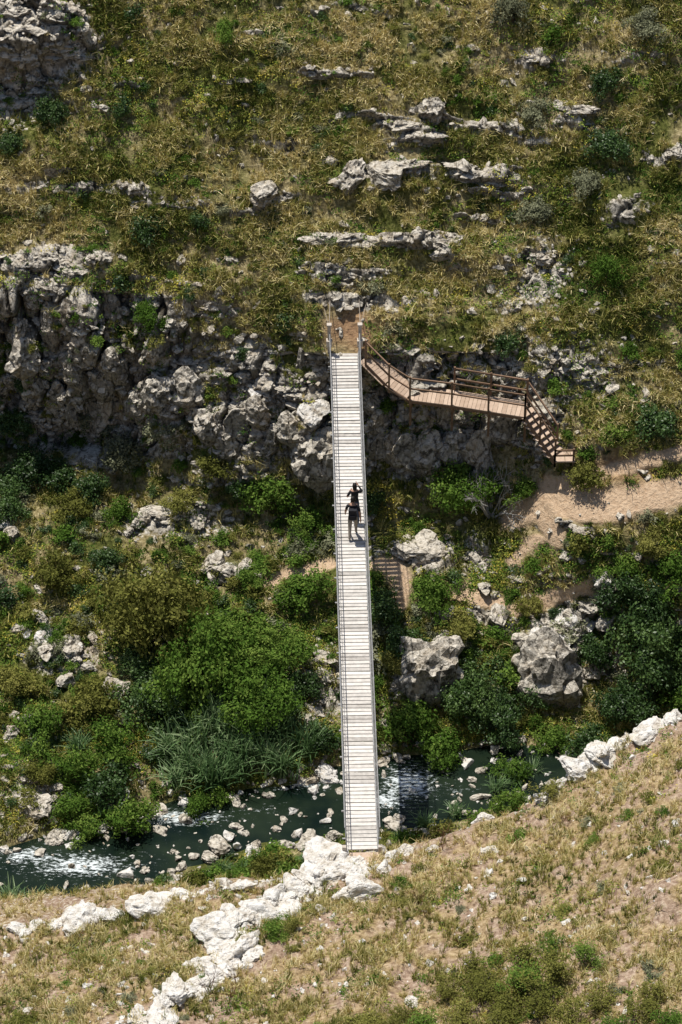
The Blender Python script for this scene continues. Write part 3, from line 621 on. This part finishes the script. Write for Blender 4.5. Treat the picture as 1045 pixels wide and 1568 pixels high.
beam(bm,stairs[0]+Vector((0,0,-.12)),stairs[1]+Vector((0,0,-.12)),.06,.2,v=.4); beam(bm,stairs[0]+back*.9+Vector((0,0,-.12)),stairs[1]+back*.9+Vector((0,0,-.12)),.06,.2,v=.4)
bmobj('railing_and_supports',bm,[m_rail],wk)
# ------------------------------------------------------------------ dead bush, stalks, twiggy shrubs
def twigs(bm,p,d,ln,r,depth_,rg,mi=0,tips=None):
    q=p+d*ln; mid=p+d*ln*.5+Vector(rg.normal(0,.04*ln,3)); tube(bm,[p,mid,q],[r,r*.8,r*.6],4,mi)
    if tips is not None: tips.append(q); tips.append(mid)
    if depth_<=0: return
    for _ in range(rg.integers(2,4)):
        nd=(d+Vector(rg.normal(0,.42,3))).normalized(); twigs(bm,p+d*ln*rg.uniform(.5,1),nd,ln*rg.uniform(.55,.8),r*.6,depth_-1,rg,mi,tips)
bm=bmesh.new(); rg=np.random.default_rng(5)
for _ in range(12): twigs(bm,Vector((0,0,0)),Vector((rg.normal(0,.55),rg.normal(0,.45),1)).normalized(),.8,.034,4,rg)
o=bmobj('dead_bush',bm,[m_dead],None); o.location=Vector(site(750,790))+Vector((0,0,-.1)); o.scale=(1.15,1.15,1.5)
for i,(u,row,h) in enumerate([(675,1290,1.1),(360,1500,.9),(150,1420,.5),(320,1520,1.0),(480,1390,.5),(640,1380,.6),(700,1440,.5),(790,1290,.5),(120,1440,.4),(350,1530,.7),(860,1260,.5),(650,1400,.5)]):
    bm=bmesh.new(); rg=np.random.default_rng(60+i)
    for _ in range(3): twigs(bm,Vector((0,0,0)),Vector((rg.normal(0,.2),rg.normal(0,.2),1)).normalized(),h*.5,.012,3,rg)
    o=bmobj('dry_thistle',bm,[m_stalk],None); o.location=site(u,row,True)
def sparse(seed,h,mat):
    bm=bmesh.new(); rg=np.random.default_rng(seed); tips=[]
    for _ in range(16): twigs(bm,Vector((rg.normal(0,.15),rg.normal(0,.15),0)),Vector((rg.normal(0,.35),rg.normal(0,.35),1)).normalized(),h*.42,.010,2,rg,1,tips)
    n=len(tips); tp=np.array(tips); C=np.repeat(tp,6,0)+rg.normal(0,.055,(n*6,3)); V,Fq,v=leaves(C,np.tile([0,0,1.],(len(C),1)),.030,rg,np.clip(rg.normal(.6,.25,len(C)),0,1))
    me=mesh_np('sp',V,Fq,{'v':v},[mat,m_bark],False); bm.from_mesh(me); me2=bpy.data.meshes.new('sparse'); bm.to_mesh(me2); bm.free(); me2.materials.append(mat); me2.materials.append(m_bark); return me2
sps=[sparse(500,1.,m_leafC),sparse(501,1.,m_leafA),sparse(502,1.,m_leafC)]
for u,row,s in [(800,1500,1.6),(740,1530,1.4),(860,1515,1.5),(830,1560,1.5),(780,1570,1.4),(700,1560,1.3),(900,1490,1.1),(920,1550,1.2),(720,1500,1.2),(980,1560,1.1),(650,1590,1.3),(845,1225,1.0),(450,1430,.7),(880,1590,1.4),(760,1600,1.4),(600,1600,1.0),(810,1535,1.5),(770,1540,1.3),(690,1590,1.3),(940,1600,1.2),(1000,1530,1.),(1020,1590,1.2),(620,1560,.9),(680,1520,1.),(850,1470,1.)]:
    o=obj('broom_shrub',sps[rng.integers(0,3)]); o.location=site(u,row,True); o.scale=(s*.9,s*.9,s*.85); o.rotation_euler=(0,0,rng.uniform(0,6.28))
# ------------------------------------------------------------------ people
def plain(name,c,rough=.8):
    m,nt=newmat(name); g=N(nt,'ShaderNodeNewGeometry'); n=noise(nt,g.outputs['Position'],30)
    finish(nt,principled(nt,mixc(nt,n,tuple(x*.75 for x in c),tuple(min(1,x*1.2) for x in c)),rough)); return m
m_skin=plain('skin',(.42,.25,.17),.55); m_hair=plain('dark_hair',(.015,.011,.009),.5); m_black=plain('black_cloth',(.018,.018,.022)); m_khaki=plain('khaki_cloth',(.30,.26,.21)); m_shoe=plain('shoe_leather',(.06,.05,.045)); m_denim=plain('denim',(.07,.09,.13)); m_eye=plain('eye',(.02,.02,.02),.2)
def skinned(name,V,Eg,Rd,root=0,sub=2):
    me=bpy.data.meshes.new(name); me.from_pydata(V,Eg,[]); o=bpy.data.objects.new(name,me); scene.collection.objects.link(o)
    m=o.modifiers.new('s','SKIN'); m.use_smooth_shade=True
    for i,v in enumerate(me.skin_vertices[0].data): v.radius=Rd[i] if hasattr(Rd[i],'__len__') else (Rd[i],Rd[i]); v.use_root=(i==root)
    s=o.modifiers.new('u','SUBSURF'); s.levels=sub; s.render_levels=sub
    dg=bpy.context.evaluated_depsgraph_get(); me2=bpy.data.meshes.new_from_object(o.evaluated_get(dg)); bpy.data.objects.remove(o); return me2
def person(name,loc,rz,shirt,trouser,shorts=False,longhair=False,bag=False,armsup=False,stride=.22,scale=1.):
    e=empty(name,loc); e.rotation_euler=(0,0,rz); e.scale=(scale,)*3
    V=[(0,0,.95),(0,.0,1.1),(0,.01,1.28),(0,.0,1.42),(0,.01,1.50),(0,.03,1.56)]; Rd=[(.15,.11),(.13,.10),(.165,.11),(.13,.09),(.055,.055),(.055,.055)]; Eg=[(0,1),(1,2),(2,3),(3,4),(4,5)]
    hands=[]
    for sg in (-1,1):
        k=len(V); f=stride*sg
        V+=[(sg*.09,0,.88),(sg*.10,f*.55+.03,.5),(sg*.10,f-.03 if f<0 else f,.10 if f>0 else .13),(sg*.11,f+.14,.04)]
        Rd+=[(.095,.10),(.062,.065),(.042,.045),(.045,.03)]; Eg+=[(0,k),(k,k+1),(k+1,k+2),(k+2,k+3)]
        k=len(V); fa=-f
        if armsup and sg==1: el=(sg*.30,.12,1.30); wr=(sg*.16,.30,1.48)
        elif armsup: el=(sg*.28,.05,1.15); wr=(sg*.14,.26,1.22)
        else: el=(sg*.25,fa*.35-.02,1.13); wr=(sg*.27,fa*.8+.06,.90)
        V+=[(sg*.18,0,1.41),el,wr]; Rd+=[(.062,.062),(.045,.045),(.028,.028)]; Eg+=[(3,k),(k,k+1),(k+1,k+2)]
        hands.append((Vector(wr),(Vector(wr)-Vector(el)).normalized(),sg))
    me=skinned(name+'_body',V,Eg,Rd)
    for m in (m_skin,shirt,trouser,m_shoe): me.materials.append(m)
    for p in me.polygons:
        c=p.center; ax=abs(c.x); z=c.z
        if z<.085: mi=3
        elif z<.97 and ax<.21 and not (z>.8 and ax>.19): mi=2 if (not shorts or z>.50) else 0
        elif z<1.47 and (ax<.2 or z>1.24): mi=1
        else: mi=0
        p.material_index=mi
    obj('body',me,e)
    for wr,d,sg in hands:
        V=[tuple(wr-d*.03),tuple(wr+d*.04),tuple(wr+d*.085)]; Rd=[(.024,.02),(.035,.018),(.037,.016)]; Eg=[(0,1),(1,2)]
        ac=Vector((0,1,0))-d*d.y; ac.normalize(); pn=d.cross(ac)*-sg
        for j,(o_,ln) in enumerate(((-.028,.06),(-.009,.075),(.010,.07),(.028,.055))):
            k=len(V); b=wr+d*.09+ac*o_; V+=[tuple(b),tuple(b+d*ln*.5+pn*.006),tuple(b+d*ln+pn*.025)]; Rd+=[(.009,.009),(.008,.008),(.007,.007)]; Eg+=[(2,k),(k,k+1),(k+1,k+2)]
        k=len(V); b=wr+d*.035+ac*.035; V+=[tuple(b),tuple(b+d*.03+ac*.022),tuple(b+d*.06+ac*.025+pn*.01)]; Rd+=[(.011,.011),(.01,.01),(.008,.008)]; Eg+=[(1,k),(k,k+1),(k+1,k+2)]
        mh=skinned('hand',V,Eg,Rd,0,1); mh.materials.append(m_skin); obj('hand_left' if sg<0 else 'hand_right',mh,e)
    bm=bmesh.new(); bmesh.ops.create_uvsphere(bm,u_segments=24,v_segments=18,radius=1)
    for v in bm.verts:
        x,y,z=v.co; w=.075*(1-.18*max(0,-z)); v.co=(x*w,y*.095*(1-.12*max(0,-z)),z*.118)
        if y>.7 and abs(x)<.25 and -.35<z<.1: v.co.y+=.018
        if y>.6 and abs(x)<.4 and -.62<z<-.5: v.co.y+=.005
    for f in bm.faces: f.smooth=True
    hd=Vector((0,.035,1.655)); bmesh.ops.translate(bm,verts=bm.verts,vec=hd)
    for sg in (-1,1):
        bmesh.ops.create_uvsphere(bm,u_segments=8,v_segments=6,radius=1,matrix=Matrix.Translation(hd+Vector((sg*.076,0,0)))@Matrix.Diagonal((.012,.02,.032,1)))
    bmobj('head',bm,[m_skin],e)
    bm=bmesh.new()
    for sg in (-1,1): bmesh.ops.create_uvsphere(bm,u_segments=8,v_segments=6,radius=.012,matrix=Matrix.Translation(hd+Vector((sg*.03,.083,.008))))
    bmobj('eyes',bm,[m_eye],e)
    bm=bmesh.new(); bmesh.ops.create_uvsphere(bm,u_segments=24,v_segments=18,radius=1)
    for v in list(bm.verts):
        x,y,z=v.co; v.co=(x*.084,y*.105-.008,z*.128)
        if z<-.1:
            if y>-.05: v.co=(x*.07,y*.08,max(z,-.2)*.1)
            elif longhair: v.co.z=z*.28; v.co.x*=1.05
            else: v.co.z=max(z,-.55)*.12
        elif y>.75 and z<.45: v.co.y=.07
    bmesh.ops.translate(bm,verts=bm.verts,vec=hd+Vector((0,-.004,.006)))
    for f in bm.faces: f.smooth=True
    bmobj('hair',bm,[m_hair],e)
    if bag:
        bm=bmesh.new(); bmesh.ops.create_cube(bm,size=1,matrix=Matrix.Translation((0,-.19,1.18))@Matrix.Diagonal((.28,.15,.40,1))); bmesh.ops.create_cube(bm,size=1,matrix=Matrix.Translation((0,-.285,1.09))@Matrix.Diagonal((.2,.06,.18,1)))
        for sg in (-1,1): tube(bm,[(sg*.09,-.12,1.36),(sg*.11,-.02,1.49),(sg*.11,.115,1.38),(sg*.12,.12,1.2),(sg*.12,-.1,1.05)],[.014]*5,6)
        bmobj('backpack',bm,[m_black],e,.03)
    return e
t1=(16.75+.3)/LEN; q=bp(t1,.07); person('walking_man',(q.x,q.y,q.z+.005),-.05,m_black,m_khaki,shorts=False,bag=True,scale=1.06)
t2=(17.7+.3)/LEN; q=bp(t2,.16); person('walking_woman',(q.x,q.y,q.z+.005),.15,m_black,m_denim,longhair=True,armsup=True,stride=-.18,scale=.99)
# ------------------------------------------------------------------ world, sun, camera
w=bpy.data.worlds.new('World'); scene.world=w; w.use_nodes=True; nt=w.node_tree; bg=nt.nodes['Background']
sk=nt.nodes.new('ShaderNodeTexSky'); sk.sky_type='NISHITA'; sk.sun_disc=False
sd=Vector((-.22,.21,.95)).normalized(); el=math.asin(sd.z); az=math.atan2(sd.x,sd.y)
sk.sun_elevation=el; sk.sun_rotation=az; L(nt,sk.outputs[0],bg.inputs[0]); bg.inputs[1].default_value=.08
sl=bpy.data.lights.new('sun','SUN'); sl.energy=5.0; sl.angle=math.radians(.5); sl.color=(1,.95,.87)
so=bpy.data.objects.new('sun',sl); scene.collection.objects.link(so); so.rotation_euler=(-sd).to_track_quat('-Z','Y').to_euler(); so.location=(0,0,60)
cam=bpy.data.cameras.new('camera'); co=bpy.data.objects.new('camera',cam); scene.collection.objects.link(co)
co.location=(0,CY,CZ); co.rotation_euler=(math.pi/2-PITCH,0,0)
cam.sensor_fit='VERTICAL'; cam.sensor_height=36; cam.lens=36*FL/1568; cam.clip_end=2000; scene.camera=co
scene.view_settings.view_transform='Standard'; scene.view_settings.look='None'; scene.view_settings.exposure=0
